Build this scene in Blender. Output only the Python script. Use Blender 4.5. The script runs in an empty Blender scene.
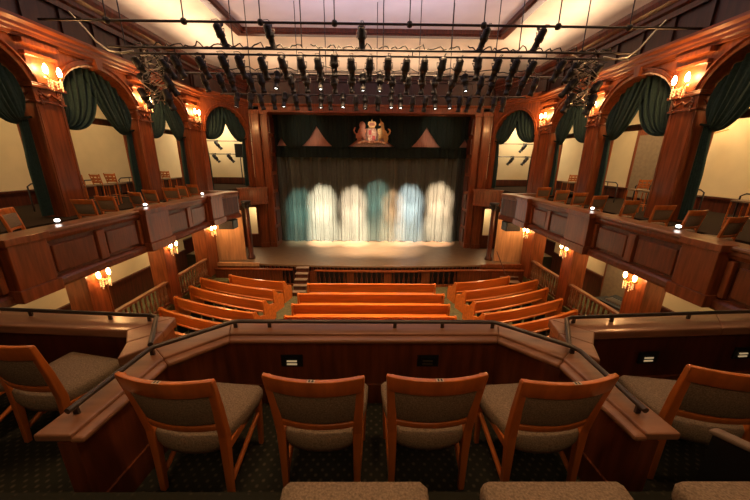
import bpy, bmesh, math, random
from mathutils import Vector, Matrix
random.seed(7)
H = 5.5                      # camera height above the orchestra floor; everything below is written relative to eye level
S = bpy.context.scene
C = S.collection
PI = math.pi
def R(a): return math.radians(a)

# ------------------------------------------------------------------ camera, world, exposure
cam = bpy.data.cameras.new('camera'); co = bpy.data.objects.new('camera', cam); C.objects.link(co)
cam.sensor_width = 36; cam.lens = 36*305.65/750; cam.clip_start = 0.02; cam.clip_end = 200
pitch, roll, yaw = .28165, .00971, .01075
fw = Vector((math.sin(yaw)*math.cos(pitch), math.cos(yaw)*math.cos(pitch), -math.sin(pitch)))
rt = Vector((math.cos(yaw), -math.sin(yaw), 0)); up = rt.cross(fw)
r2 = rt*math.cos(roll) + up*math.sin(roll); u2 = up*math.cos(roll) - rt*math.sin(roll)
co.matrix_world = Matrix((( r2.x,u2.x,-fw.x,.067),(r2.y,u2.y,-fw.y,0),(r2.z,u2.z,-fw.z,0),(0,0,0,1)))
S.camera = co
w = bpy.data.worlds.new('world'); S.world = w; w.use_nodes = True
w.node_tree.nodes['Background'].inputs[0].default_value = (1,.6,.35,1)
w.node_tree.nodes['Background'].inputs[1].default_value = .01
S.view_settings.view_transform = 'Standard'; S.view_settings.look = 'None'
S.view_settings.gamma = 1; S.view_settings.exposure = 0.0; S.view_settings.use_curve_mapping = False

WARM = (1,.52,.2); AMB = (1,.66,.36); NEU = (1,.8,.6)
def area(name, loc, size, power, col=AMB, rot=(0,0,0), sy=None, spread=180):
    l = bpy.data.lights.new(name, 'AREA'); l.energy = power; l.color = col; l.size = size; l.spread = R(spread)
    if sy: l.shape = 'RECTANGLE'; l.size_y = sy
    o = bpy.data.objects.new(name, l); o.location = loc; o.rotation_euler = rot; C.objects.link(o); return o
def point(name, loc, power, col=WARM, r=.08):
    l = bpy.data.lights.new(name, 'POINT'); l.energy = power; l.color = col; l.shadow_soft_size = r
    o = bpy.data.objects.new(name, l); o.location = loc; C.objects.link(o); return o
def spot(name, loc, tgt, power, ang, col, blend=.3, r=.05):
    l = bpy.data.lights.new(name, 'SPOT'); l.energy = power; l.color = col; l.spot_size = R(ang); l.spot_blend = blend; l.shadow_soft_size = r
    o = bpy.data.objects.new(name, l); o.location = loc; C.objects.link(o)
    o.rotation_euler = (Vector(tgt)-Vector(loc)).to_track_quat('-Z','Y').to_euler(); return o
# added, unseen area lamps near the cornices and in mid-air brighten the ceiling
for s in (-1,1):
    area('cove_fill', (s*6.45,8.6,3.85), .4, 215, (1,.71,.48), (0, PI-s*R(25), 0), 13)
area('cove_fill', (0,15.75,3.8), 10, 58, (1,.72,.50), (R(-155),0,0), .4)
area('ceiling_fill', (0,9.5,3.0), 7, 190, (.92,.80,.92), (PI,0,0), 6)  # added cool lamp without a fixture, lifts the ceiling centre
# house downlights over the balcony; fill lamps added over stalls, sides and rear
area('stalls_fill', (0,9.5,2.9), 4.5, 400, (1,.60,.28), (0,0,0), 3.5, 80)  # added area lamp hanging free above the pews, general fill
spot('balcony_downlight', (-.9,1.9,3.4), (-.5,1.2,-1.5), 150, 80, (1,.58,.27), .8, .3)
spot('balcony_downlight', (.9,1.9,3.4), (.6,1.2,-1.5), 150, 80, (1,.58,.27), .8, .3)
for s in (-1,1): spot('balcony_side_fill', (s*1.5,1.5,3.3), (s*6.2,7.5,-1.2), 260, 62, (1,.66,.36), .9, .3)  # added spots that brighten the side balcony chairs
area('rear_fill', (0,-2.2,3.2), 4, 50, (1,.62,.32), (R(20),0,0), 2)  # added unseen area lamp, lights the chairs from behind the camera
for s in (-1,1):
    for y in (8.9,11.7,5.6):
        area('aisle_light_upper', (s*8.3,y,2.25), .9, (38 if s<0 else 62), (1,.68,.34), (0,0,0))
        area('aisle_light_lower', (s*7.9,y,-2.3), .5, 30, (1,.72,.36), (0,0,0))
    area('box_light', (s*8.2,17.3,2.35), .8, 110, (1,.78,.5))
    area('passage_light', (s*6.6,17.1,-2.3), .5, 30, (1,.72,.4))
# stage spots: the pools of tinted light on the house curtain
spot('crest_spot', (0,12.2,2.1), (0,17,1.5), 420, 15, (1,.8,.6), .6)
for x in (-3.4,3.4): spot('valance_spot', (x*.8,12.2,2.1), (x,17,1.6), 260, 24, (1,.72,.5), .7)
for x, z, c_, p_, a_ in ((-4.0,-2.3,(.50,.90,.82),4500,15),(-2.75,-2.1,(1,.76,.60),32000,15.5),(-1.0,-2.15,(1,.68,.52),30000,15),(.35,-1.75,(.55,.88,.82),5200,15),
                     (1.25,-2.2,(1,.50,.28),15000,13),(2.2,-2.0,(.80,.86,1),20000,15),(3.85,-1.85,(1,.64,.46),28000,15)):
    spot('curtain_spot', (x*.8,12.2,2.1), (x,17.3,z), p_*.85, a_+1, c_, .85)
    spot('curtain_spot', (x*.85,13.2,2.1), (x,17.3,z-1.1), p_*.68, a_+1, c_, .7)
    spot('curtain_spot', (x*.85,13.2,2.1), (x*.97,17.3,z-2.3), p_*.6, a_+3, tuple(.5*k+.5*j for k,j in zip(c_,(1,.82,.66))), .9)
for x in (-1.6,0,1.6):
    spot('stage_wash', (x*.8,12.2,2.1), (x*.8,16.3,-4.5), 7000, 34, (1,.78,.55), 1.0)

# ------------------------------------------------------------------ materials
def mat(name, col, rough=.5, metal=0, kind=None, scale=6, amt=.35, emit=0, ecol=None, bump=0, spec=.5, col2=None, axis='z', coat=0):
    m = bpy.data.materials.new(name); m.use_nodes = True; nt = m.node_tree; b = nt.nodes['Principled BSDF']
    b.inputs['Base Color'].default_value = (*col,1); b.inputs['Roughness'].default_value = rough; b.inputs['Metallic'].default_value = metal
    b.inputs['Specular IOR Level'].default_value = spec
    if coat: b.inputs['Coat Weight'].default_value = coat; b.inputs['Coat Roughness'].default_value = .15
    if emit: b.inputs['Emission Color'].default_value = (*(ecol or col),1); b.inputs['Emission Strength'].default_value = emit
    if kind:
        tc = nt.nodes.new('ShaderNodeTexCoord'); mp = nt.nodes.new('ShaderNodeMapping'); nt.links.new(tc.outputs['Object'], mp.inputs[0])
        sc = {'wood': {'z':(7,7,.7),'x':(.7,7,7),'y':(7,.7,7)}[axis]}.get(kind,(1,1,1))
        mp.inputs['Scale'].default_value = sc
        cr = nt.nodes.new('ShaderNodeValToRGB')
        if kind == 'check':
            n = nt.nodes.new('ShaderNodeTexVoronoi'); n.inputs['Scale'].default_value = scale; mp.inputs['Rotation'].default_value = (0,0,PI/4)
            n.inputs['Randomness'].default_value = .12; out = n.outputs['Distance']
            cr.color_ramp.elements[0].position = .12; cr.color_ramp.elements[1].position = .3
        else:
            n = nt.nodes.new('ShaderNodeTexNoise'); n.inputs['Scale'].default_value = scale; n.inputs['Detail'].default_value = 5; out = n.outputs['Fac']
            cr.color_ramp.elements[0].position = .32; cr.color_ramp.elements[1].position = .68
        nt.links.new(mp.outputs[0], n.inputs['Vector'])
        c2 = col2 or tuple(k*(1-amt) for k in col)
        cr.color_ramp.elements[0].color = (*c2,1); cr.color_ramp.elements[1].color = (*col,1)
        nt.links.new(out, cr.inputs[0]); nt.links.new(cr.outputs[0], b.inputs['Base Color'])
        if bump:
            bp = nt.nodes.new('ShaderNodeBump'); bp.inputs['Strength'].default_value = bump; bp.inputs['Distance'].default_value = .01
            nt.links.new(n.outputs['Fac'] if 'Fac' in n.outputs else out, bp.inputs['Height']); nt.links.new(bp.outputs[0], b.inputs['Normal'])
    return m
M = {}
M['wood'] = mat('mahogany', (.30,.075,.022), .34, kind='wood', scale=2.2, amt=.55, coat=.3)
M['woodx'] = mat('mahogany_across', (.30,.075,.022), .34, kind='wood', scale=2.2, amt=.55, axis='y', coat=.3)
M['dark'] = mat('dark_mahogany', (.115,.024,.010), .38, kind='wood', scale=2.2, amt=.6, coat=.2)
M['deep'] = mat('deep_mahogany', (.055,.014,.007), .4, kind='wood', scale=2.2, amt=.5, coat=.1)
M['darkcarpet'] = mat('dark_brown_carpet', (.040,.026,.017), .95, kind='noise', scale=30, amt=.4, spec=.05)
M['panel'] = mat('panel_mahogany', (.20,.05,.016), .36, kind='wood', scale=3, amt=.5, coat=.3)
M['light'] = mat('pale_veneer', (.60,.34,.17), .5, kind='wood', scale=1.6, amt=.35)
M['ledge'] = mat('worn_oak_ledge', (.33,.15,.075), .36, kind='wood', scale=2, amt=.45, axis='x', coat=.3)
M['ledgey'] = mat('worn_oak_ledge_long', (.33,.15,.075), .36, kind='wood', scale=2, amt=.45, axis='y', coat=.3)
M['chair'] = mat('orange_beech', (.66,.18,.032), .3, kind='wood', scale=2.5, amt=.35, coat=.5)
M['pew'] = mat('orange_varnish', (.70,.19,.028), .32, kind='wood', scale=1.6, amt=.3, axis='x', coat=.4)
M['fabric'] = mat('tweed_fabric', (.32,.235,.15), .95, kind='noise', scale=140, amt=.5, bump=.3, spec=.1)
M['carpet'] = mat('patterned_carpet', (.026,.026,.019), .98, kind='check', scale=21, col2=(.085,.07,.045), spec=.05)
M['green'] = mat('green_carpet', (.15,.14,.07), .95, kind='noise', scale=9, amt=.4, spec=.05)
M['cream'] = mat('cream_plaster', (.80,.66,.42), .85, kind='noise', scale=2, amt=.07, spec=.1)
M['ceil'] = mat('ceiling_plaster', (.80,.68,.54), .9, kind='noise', scale=.9, amt=.2, spec=.05)
M['ceil2'] = mat('ceiling_centre_cool_tint', (.66,.60,.64), .9, kind='noise', scale=.8, amt=.12, spec=.05)  # lavender base colour paints in the cooler light on the centre
M['drape'] = mat('dark_green_velvet', (.032,.062,.057), .85, kind='noise', scale=20, amt=.3, spec=.15)
M['valance'] = mat('black_green_velvet', (.016,.026,.022), .9, kind='noise', scale=20, amt=.3, spec=.1)
M['curtain'] = mat('grey_green_curtain', (.092,.104,.084), .85, kind='noise', scale=8, amt=.12, spec=.1)
M['peak'] = mat('rose_brown_backing', (.5,.25,.17), .7, kind='wood', scale=3, amt=.3)
M['stage'] = mat('worn_stage_boards', (.23,.145,.08), .42, kind='wood', scale=3, amt=.4, axis='x')
M['black'] = mat('black_paint', (.012,.012,.014), .45, kind='noise', scale=12, amt=.2)
M['steel'] = mat('dark_steel_pipe', (.06,.055,.06), .35, .7, kind='noise', scale=15, amt=.2)
M['rail'] = mat('bronze_rail', (.09,.075,.065), .33, .6, kind='noise', scale=15, amt=.25)
M['chrome'] = mat('scuffed_metal', (.5,.47,.43), .3, .9, kind='noise', scale=15, amt=.2)
M['brass'] = mat('brass', (.75,.45,.14), .28, 1, kind='noise', scale=15, amt=.2)
M['crystal'] = mat('cut_glass', (1,.8,.5), .15, kind='noise', scale=15, amt=.05, emit=.6, ecol=(1,.55,.2))
M['bulb'] = mat('lit_shade', (1,.8,.5), .5, emit=45, ecol=(1,.62,.26))
M['lens'] = mat('lit_lens', (1,1,1), .4, emit=9, ecol=(1,.95,.85))
M['lamp'] = mat('lit_white_lamp', (1,1,1), .4, emit=6, ecol=(1,.93,.85))
M['slat'] = mat('lit_brass_slat', (.9,.7,.4), .4, .2, emit=.3, ecol=(1,.72,.38))
M['slatoff'] = mat('unlit_brass_slat', (.10,.08,.05), .4, .3)
M['gold'] = mat('gilt_paint', (.75,.42,.12), .45, .2, kind='noise', scale=22, amt=.5)
M['copper'] = mat('reddish_gilt', (.48,.16,.06), .5, .1, kind='noise', scale=22, amt=.4)
M['shieldm'] = mat('painted_shield', (.8,.62,.36), .5, kind='noise', scale=9, amt=.6, col2=(.5,.12,.06))
M['red'] = mat('crimson_paint', (.5,.05,.03), .5)
M['silver'] = mat('silver_grey_carving', (.42,.33,.28), .55, kind='noise', scale=14, amt=.5)
M['plate'] = mat('white_number_plate', (.55,.42,.28), .4)
M['ink'] = mat('black_ink', (.01,.01,.01), .5)
M['step'] = mat('grey_step_carpet', (.24,.17,.12), .8, kind='noise', scale=9, amt=.3)
M['screen'] = mat('grey_screen', (.30,.22,.14), .7, kind='noise', scale=9, amt=.2)

# ------------------------------------------------------------------ mesh builder
class MB:
    def __init__(s): s.v=[]; s.f=[]; s.sm=[]
    def add(s, vs, fs, smooth=False):
        n=len(s.v); s.v += [tuple(v) for v in vs]; s.f += [tuple(i+n for i in f) for f in fs]; s.sm += [smooth]*len(fs); return s
    def box(s, x0,x1,y0,y1,z0,z1, m=None):
        vs=[(x,y,z) for z in (z0,z1) for y in (y0,y1) for x in (x0,x1)]
        if m is not None: vs=[tuple(m@Vector(v)) for v in vs]
        return s.add(vs, [(0,2,3,1),(4,5,7,6),(0,1,5,4),(2,6,7,3),(0,4,6,2),(1,3,7,5)])
    def prism(s, pts, z0, z1):           # plan polygon extruded up
        n=len(pts); vs=[(p[0],p[1],z0) for p in pts]+[(p[0],p[1],z1) for p in pts]
        return s.add(vs, [tuple(range(n-1,-1,-1)), tuple(range(n,2*n))]+[(i,(i+1)%n,n+(i+1)%n,n+i) for i in range(n)])
    def plate(s, pts, o, a, b, n, t):    # outline in a plane (origin o, axes a,b), thickness t along n
        o,a,b,n=Vector(o),Vector(a),Vector(b),Vector(n); k=len(pts)
        vs=[o+a*p[0]+b*p[1] for p in pts]+[o+a*p[0]+b*p[1]+n*t for p in pts]
        return s.add(vs, [tuple(range(k-1,-1,-1)), tuple(range(k,2*k))]+[(i,(i+1)%k,k+(i+1)%k,k+i) for i in range(k)])
    def tube(s, pts, r, n=8, cap=True):
        pts=[Vector(p) for p in pts]; rs = r if isinstance(r,(list,tuple)) else [r]*len(pts); vs=[]; fs=[]
        ref=None
        for i,p in enumerate(pts):
            d=(pts[min(i+1,len(pts)-1)]-pts[max(i-1,0)]).normalized()
            if ref is None: ref = Vector((0,0,1)) if abs(d.z)<.9 else Vector((1,0,0))
            a=d.cross(ref); 
            if a.length<1e-4: a=d.orthogonal()
            a.normalize(); b=d.cross(a).normalized(); ref = -b if b.dot(ref)<0 else b
            a=d.cross(ref).normalized(); b=a.cross(d).normalized()
            for k in range(n):
                t=2*PI*k/n; vs.append(p+(a*math.cos(t)+b*math.sin(t))*rs[i])
        for i in range(len(pts)-1):
            for k in range(n): fs.append((i*n+k, i*n+(k+1)%n, (i+1)*n+(k+1)%n, (i+1)*n+k))
        s.add(vs,fs,True)
        if cap: s.add(vs[:n],[tuple(range(n))]); s.add(vs[-n:],[tuple(range(n-1,-1,-1))])
        return s
    def lathe(s, prof, o=(0,0,0), n=14, m=None):
        vs=[];fs=[]
        for r,z in prof:
            for k in range(n):
                t=2*PI*k/n; v=Vector((r*math.cos(t),r*math.sin(t),z))
                if m is not None: v=m@v
                vs.append(v+Vector(o))
        for i in range(len(prof)-1):
            for k in range(n): fs.append((i*n+k,i*n+(k+1)%n,(i+1)*n+(k+1)%n,(i+1)*n+k))
        return s.add(vs,fs,True)
    def grid(s, fn, nu, nv, smooth=True):
        vs=[fn(i/nu,j/nv) for j in range(nv+1) for i in range(nu+1)]
        return s.add(vs,[(j*(nu+1)+i,j*(nu+1)+i+1,(j+1)*(nu+1)+i+1,(j+1)*(nu+1)+i) for j in range(nv) for i in range(nu)],smooth)
    def sweep(s, prof, p0, p1, out):     # profile of (outward, z) swept from p0 to p1 (plan points), out = plan outward vector
        o=Vector((out[0],out[1],0)); n=len(prof); vs=[]
        for p in (p0,p1):
            for a,z in prof: vs.append(Vector((p[0],p[1],0))+o*a+Vector((0,0,z)))
        return s.add(vs,[(i,(i+1)%n,n+(i+1)%n,n+i) for i in range(n)]+[tuple(range(n-1,-1,-1)),tuple(range(n,2*n))])
    def build(s, name, m, parent=None, loc=None, bevel=0, thick=0, sub=0):
        me=bpy.data.meshes.new(name); vs=s.v
        if parent is None and loc is None:
            xs=[v[0] for v in vs]; ys=[v[1] for v in vs]; zs=[v[2] for v in vs]
            loc=((min(xs)+max(xs))/2,(min(ys)+max(ys))/2,min(zs)); vs=[(v[0]-loc[0],v[1]-loc[1],v[2]-loc[2]) for v in vs]
        me.from_pydata(vs,[],s.f); me.polygons.foreach_set('use_smooth',s.sm)
        bm=bmesh.new(); bm.from_mesh(me); bmesh.ops.recalc_face_normals(bm,faces=bm.faces); bm.to_mesh(me); bm.free()
        me.materials.append(M[m] if isinstance(m,str) else m)
        o=bpy.data.objects.new(name,me); C.objects.link(o)
        if loc: o.location=loc
        if parent: o.parent=parent
        if thick: q=o.modifiers.new('thickness','SOLIDIFY'); q.thickness=thick; q.offset=0
        if bevel: q=o.modifiers.new('bevel','BEVEL'); q.width=bevel; q.segments=2; q.limit_method='ANGLE'
        if sub: q=o.modifiers.new('sub','SUBSURF'); q.levels=sub; q.render_levels=sub
        return o
def tag(o,label=None,cat=None,group=None,kind=None):
    if label: o['label']=label
    if cat: o['category']=cat
    if group: o['group']=group
    if kind: o['kind']=kind
    return o
def thing(name,loc=(0,0,0),rz=0,label=None,cat=None,group=None,kind=None):
    o=bpy.data.objects.new(name,None); o.empty_display_size=.1; C.objects.link(o); o.location=loc; o.rotation_euler=(0,0,rz); return tag(o,label,cat,group,kind)
KIDS={}
def copy_tree(o,parent=None):
    c=o.copy(); C.objects.link(c); c.parent=parent
    for k in ('label','category','group'):
        if parent is None and k in c: del c[k]
    for ch in o.children: copy_tree(ch,c)
    return c
ORD=['first','second','third','fourth','fifth','sixth','seventh','eighth','ninth','tenth','eleventh','twelfth','thirteenth','fourteenth','fifteenth','sixteenth','seventeenth','eighteenth','nineteenth','twentieth','twenty-first','twenty-second','twenty-third','twenty-fourth']
SIDE_=SIDE={-1:'left',1:'right'}
def struct(o,label=None): o['kind']='structure'; 
for _ in (0,): pass
def st(o,label,cat): return tag(o,label,cat,None,'structure')

# ------------------------------------------------------------------ shell
ZF=-5.5; ZS=-4.55
st(MB().box(-10,10,-4,18.5,ZF-.1,ZF).build('floor','green'),'olive green carpeted floor under the wooden pews','floor')
for s,n in ((-1,'left'),(1,'right')):
    wl=MB().box(*sorted((s*10,s*10.15)),-4,18.5,ZF,4.2).build('wall_'+n,'cream'); st(wl,'cream plaster wall behind the %s arches'%n,'wall')
    d=MB()
    x0,x1=sorted((s*9.9,s*9.995)); d.box(x0,x1,-4,18.4,-1.3,-.92); x0,x1=sorted((s*9.85,s*9.995)); d.box(x0,x1,-4,18.4,-.94,-.88)
    for k in range(18): y=-1+k*1.02; xa,xb=sorted((s*9.875,s*9.905)); d.box(xa,xb,y,y+.08,-1.3,-.94)
    st(d.build('trim_1' if s<0 else 'trim_2','dark'),'dark wood wainscot on the cream wall at the %s of the upper level'%n,'wall trim')
    d=MB(); x0,x1=sorted((s*9.9,s*9.995)); d.box(x0,x1,-4,18.4,-4.9,-4.15); x0,x1=sorted((s*9.85,s*9.995)); d.box(x0,x1,-4,18.4,-4.18,-4.1)
    st(d.build('trim_3' if s<0 else 'trim_4','dark'),'dark wood wainscot on the cream wall at the %s of the lower level'%n,'wall trim')
st(MB().box(-10.1,10.1,-4.15,-4,ZF,5.2).build('wall_back','panel'),'panelled wall behind the balcony','wall')
st(MB().box(-10.1,10.1,19.4,19.5,ZF,5.2).build('wall_front','black'),'black wall at the back of the stage','wall')
for s in (-1,1):
    n=SIDE_[s]; x0,x1=sorted((s*8.5,s*8.6)); st(MB().box(x0,x1,0,13.5,-3.95,-2.14).build('wall_lower_'+n,'cream'),'cream wall of the lower %s aisle under the balcony'%n,'wall')
    x0,x1=sorted((s*8.46,s*8.6)); d=MB().box(x0,x1,0,13.5,ZF,-3.95); x0,x1=sorted((s*8.42,s*8.6)); d.box(x0,x1,0,13.5,-4.0,-3.93); st(d.build('wainscot_lower_'+n,'dark'),'dark wainscot of the lower %s aisle under the balcony'%n,'wall trim')
# ceiling: flat centre, coves on the sides and towards the stage
YC=13.75; XC=5.0; ZC=4.96
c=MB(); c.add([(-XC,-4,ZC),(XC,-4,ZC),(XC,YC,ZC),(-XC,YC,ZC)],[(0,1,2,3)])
st(c.build('ceiling','ceil2',thick=.04),'flat centre of the plaster ceiling inside the beams, cool light painted lavender','ceiling')
c=MB()
def cove(t): return (math.sin(t*PI/2), 1-math.cos(t*PI/2))   # 0 at centre edge -> 1 at wall
N=8
ring=[]
for i in range(N+1):
    a,b=cove(i/N); z=ZC-b*(ZC-3.75); ring.append((XC+a*(7.3-XC), YC+a*(16.3-YC), z+ (0.15*b)))
vs=[];fs=[]
for X,Y,Z in ring: vs+= [(-X,-4,Z),(-X,Y,Z),(X,Y,Z),(X,-4,Z)]
for i in range(N):
    for k in range(3): fs.append((i*4+k,i*4+k+1,i*4+k+5,i*4+k+4))
c.add(vs,fs,True)
st(c.build('ceiling_cove','ceil',thick=.04),'warm cream curved cove of the ceiling around the beams','ceiling')
b=MB()
for s in (-1,1):
    for w0,z0 in ((.20,.16),(.12,.22)):
        x0,x1=sorted((s*(XC+.18)-w0,s*(XC+.18)+w0)); b.box(x0,x1,-4,YC+.2+w0,ZC-z0,ZC)
for w0,z0 in ((.20,.16),(.12,.22)): b.box(-XC-.2,XC+.2,YC+.18-w0,YC+.18+w0,ZC-z0-.005,ZC)
st(b.build('ceiling_beam','dark'),'dark moulded wooden beam framing the centre of the ceiling','ceiling beam')

# ------------------------------------------------------------------ stage and proscenium
YP=16.25; XJ=5.12; ZL=2.27
def edge_y(x): return 13.05+.30*(abs(x)/5.1)**2
stage=thing('stage',(0,YP,ZF),0,'raised wooden stage below the lit curtain','stage',None,'structure')
def rel(mb,o):
    mb.v=[(v[0]-o[0],v[1]-o[1],v[2]-o[2]) for v in mb.v]; return mb
so=(0,YP,ZF)
pts=[(-7.3,13.45)]+[(x*.51,edge_y(x*.51)) for x in range(-10,11)]+[(7.3,13.45),(7.3,16.2),(5.6,16.2),(5.6,19.3),(-5.6,19.3),(-5.6,16.2),(-7.3,16.2)]
rel(MB().prism(pts,ZS-.08,ZS),so).build('stage_floor','stage',stage)
fr=MB(); 
for i in range(20):
    xa,xb=(-10+i)*.51,(-9+i)*.51
    fr.prism([(xa,edge_y(xa)+.10),(xb,edge_y(xb)+.10),(xb,edge_y(xb)+.16),(xa,edge_y(xa)+.16)],ZF,ZS-.08)
rel(fr,so).build('stage_front','black',stage)
fr=MB()
for i in range(52):
    x=-5.0+i*.196; y=edge_y(x); fr.box(x-.05,x+.05,y+.02,y+.12,ZS-.26,ZS-.1)
rel(fr,so).build('vent_slats','dark',stage)
for s in (-1,1):
    a,b_=sorted((s*5.1,s*7.3))
    rel(MB().box(a,b_,13.33,13.45,ZS-.12,ZS+.03),so).build('edge_board','light' if s<0 else 'woodx',stage)
    rel(MB().box(a,b_,13.36,13.42,ZF,ZS-.12),so).build('side_front','panel',stage)

# proscenium frame
ps=thing('proscenium_arch',(0,YP,ZS),0,'mahogany frame around the stage opening','proscenium',None,'structure'); po=(0,YP,ZS)
for s in (-1,1):
    q=MB()
    for x0,x1,y in ((5.12,5.47,.0),(5.50,5.95,-.10)):
        a,b_=sorted((s*x0,s*x1)); q.box(a,b_,YP+y,YP+.9,ZS,ZL+.1)
        a2,b2=a+.07,b_-.07; q.box(a,b_,YP+y-.05,YP+y+.02,ZS,ZS+.25)
        q.box(a+.02,a+.06,YP+y-.03,YP+y+.01,ZS+.25,ZL-.05); q.box(b_-.06,b_-.02,YP+y-.03,YP+y+.01,ZS+.25,ZL-.05)
        q.box(a-.03,b_+.03,YP+y-.06,YP+y+.02,ZL-.10,ZL+.02)
    rel(q,po).build('pilaster','wood',ps,bevel=.008)
    q=MB()
    for k in range(7):
        z=ZS+.3+k*.93; a,b_=sorted((s*5.12,s*5.06)); q.box(a,b_,YP+.12,YP+.8,z,z+.75)
    rel(q,po).build('reveal_panel','dark',ps)
q=MB().box(-5.5,5.5,YP-.02,YP+.9,ZL,ZL+.30)
q.sweep([(0,ZL+.28),(.05,ZL+.28),(.10,ZL+.34),(.10,ZL+.38),(0,ZL+.38)],(-5.9,YP-.02),(5.9,YP-.02),(0,-1))
q.box(-5.2,5.2,YP-.06,YP-.02,ZL+.02,ZL+.07)
rel(q,po).build('lintel','wood',ps)
q=MB().box(-7.3,7.3,YP+.05,YP+.9,ZL+.38,4.0)
for k in range(12):
    x=-5.7+k*.96; q.box(x,x+.08,YP+.02,YP+.06,ZL+.4,3.7)
q.box(-7.3,7.3,YP-.05,YP+.06,3.62,3.72); q.box(-7.3,7.3,YP-.15,YP+.06,3.72,3.92)
rel(q,po).build('frieze','deep',ps)

# main curtain
def foldf(x,a=.10,f=9.0): return a*math.sin(f*x)+.5*a*math.sin(2.3*f*x+1.3)+.35*a*math.sin(5.1*f*x+.4)
c=MB(); c.grid(lambda u,v:(-5.5+11*u, 17.55+foldf(-5.5+11*u)*(.6+.4*v), .25-v*(.25-ZS-.02)+ (0.02*math.sin(40*u) if v==1 else 0)),440,10)
tag(c.build('stage_curtain','curtain'),'grey green house curtain in spotlight pools, closed across the stage','curtain')
c=MB(); c.grid(lambda u,v:(-5.4+10.8*u, 17.2+foldf(-5.4+10.8*u,.03,14), .74-v*.55),330,3)
c.box(-5.4,5.4,17.14,17.2,.70,.76)
tag(c.build('border_curtain','valance'),'narrow black border hanging between the scalloped valance and house curtain','curtain')
tag(MB().box(-5.4,5.4,17.22,17.26,.73,2.3).build('valance_backing','peak'),'rose brown backing panel showing in peaks behind the valance','panel')
# scalloped valance: swags that meet in peaks
PK=[(-5.3,.75),(-4.72,1.12),(-2.88,1.74),(-2.0,.0)]
peaks=[(-4.72,1.18),(-2.85,1.74),(0,1.9),(2.9,1.74),(4.92,1.18)]
halfw=[.36,.98,1.5,.98,.36]
def vbot(x):
    z=.71-.16*0
    best=.66
    for (px,pz),hw in zip(peaks,halfw):
        d=abs(x-px)/hw
        if d<1: best=max(best,.66+(pz-.66)*(1-d)**1.5)
    return best
c=MB(); c.grid(lambda u,v:(-5.35+10.7*u, 17.05+foldf(-5.35+10.7*u,.035,11), 2.35-v*(2.35-vbot(-5.35+10.7*u))),428,8)
tag(c.build('scalloped_valance','valance'),'black green valance cut in swags that meet in peaks, top of stage opening','valance')

# royal crest
cr=thing('coat_of_arms',(.03,16.92,.76),0,'carved crest of crown, shield, red brown lion and golden unicorn on valance','crest')
A,B_,Nn=(1,0,0),(0,0,1),(0,-1,0)
def pl(name,pts,m,t=.06,off=0,mir=1,bev=.012):
    return MB().plate([(p[0]*mir,p[1]) for p in pts],(0,-off,0),A,B_,Nn,t).build(name,m,cr,bevel=bev)
pl('base',[(-1.2,-.02),(1.2,-.02),(1.0,.14),(.75,.34),(.4,.42),(0,.36),(-.4,.42),(-.75,.34),(-1.0,.14)],'silver',.06,.0)
lion=[(-.38,.38),(-.42,.62),(-.34,.78),(-.30,.95),(-.44,.90),(-.40,1.08),(-.46,1.22),(-.58,1.30),(-.74,1.25),(-.80,1.10),(-.76,.96),(-.86,.82),(-.92,.66),(-1.02,.72),(-1.10,.82),(-1.02,.92),(-1.00,1.0),(-1.1,.98),(-1.17,.84),(-1.12,.70),(-1.0,.60),(-1.02,.44),(-.88,.38),(-.9,.22),(-.7,.2),(-.66,.4),(-.56,.46),(-.5,.3)]
pl('lion',lion,'copper',.10,.05)
uni=[(.38,.38),(.42,.62),(.34,.78),(.34,.92),(.50,.94),(.60,1.02),(.52,1.10),(.44,1.06),(.42,1.14),(.54,1.26),(.50,1.46),(.60,1.30),(.72,1.22),(.76,1.06),(.78,.90),(.90,.80),(.98,.66),(1.06,.70),(1.10,.80),(.98,.94),(1.12,.92),(1.2,.80),(1.14,.66),(1.02,.56),(1.04,.40),(.96,.22),(.8,.2),(.76,.4),(.6,.44),(.5,.3)]
pl('unicorn',uni,'gold',.10,.05)
sh=[(p*.78,q_*.92+.02) for p,q_ in [(-.34,.98),(.34,.98),(.38,.6),(.30,.36),(.16,.22),(0,.16),(-.16,.22),(-.30,.36),(-.38,.6)]]
s_=pl('shield',sh,'shieldm',.14,.06)
q=MB()
for a,b1,c1,d1 in ((-.21,-.02,.60,.84),(.02,.21,.32,.56)): q.plate([(a,c1),(b1,c1),(b1,d1),(a,d1)],(0,-.2,0),A,B_,Nn,.03)
q.build('quartering','red',cr)
cw=[(p*.66,q_*.86+.08) for p,q_ in [(-.28,1.02),(.28,1.02),(.30,1.12),(.40,1.24),(.36,1.36),(.22,1.42),(.05,1.38),(.06,1.46),(0,1.56),(-.06,1.46),(-.05,1.38),(-.22,1.42),(-.36,1.36),(-.40,1.24),(-.30,1.12)]]
pl('crown',cw,'gold',.14,.06)
pl('crown_cushion',[(-.15,1.07),(.15,1.07),(.18,1.16),(.10,1.22),(-.10,1.22),(-.18,1.16)],'copper',.03,.2)
pl('scroll',[(-.9,.10),(-.45,.22),(0,.14),(.45,.22),(.9,.10),(.9,.20),(.45,.33),(0,.26),(-.45,.33),(-.9,.20)],'shieldm',.05,.15)

cr.scale=(.82,1,.93)
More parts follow.
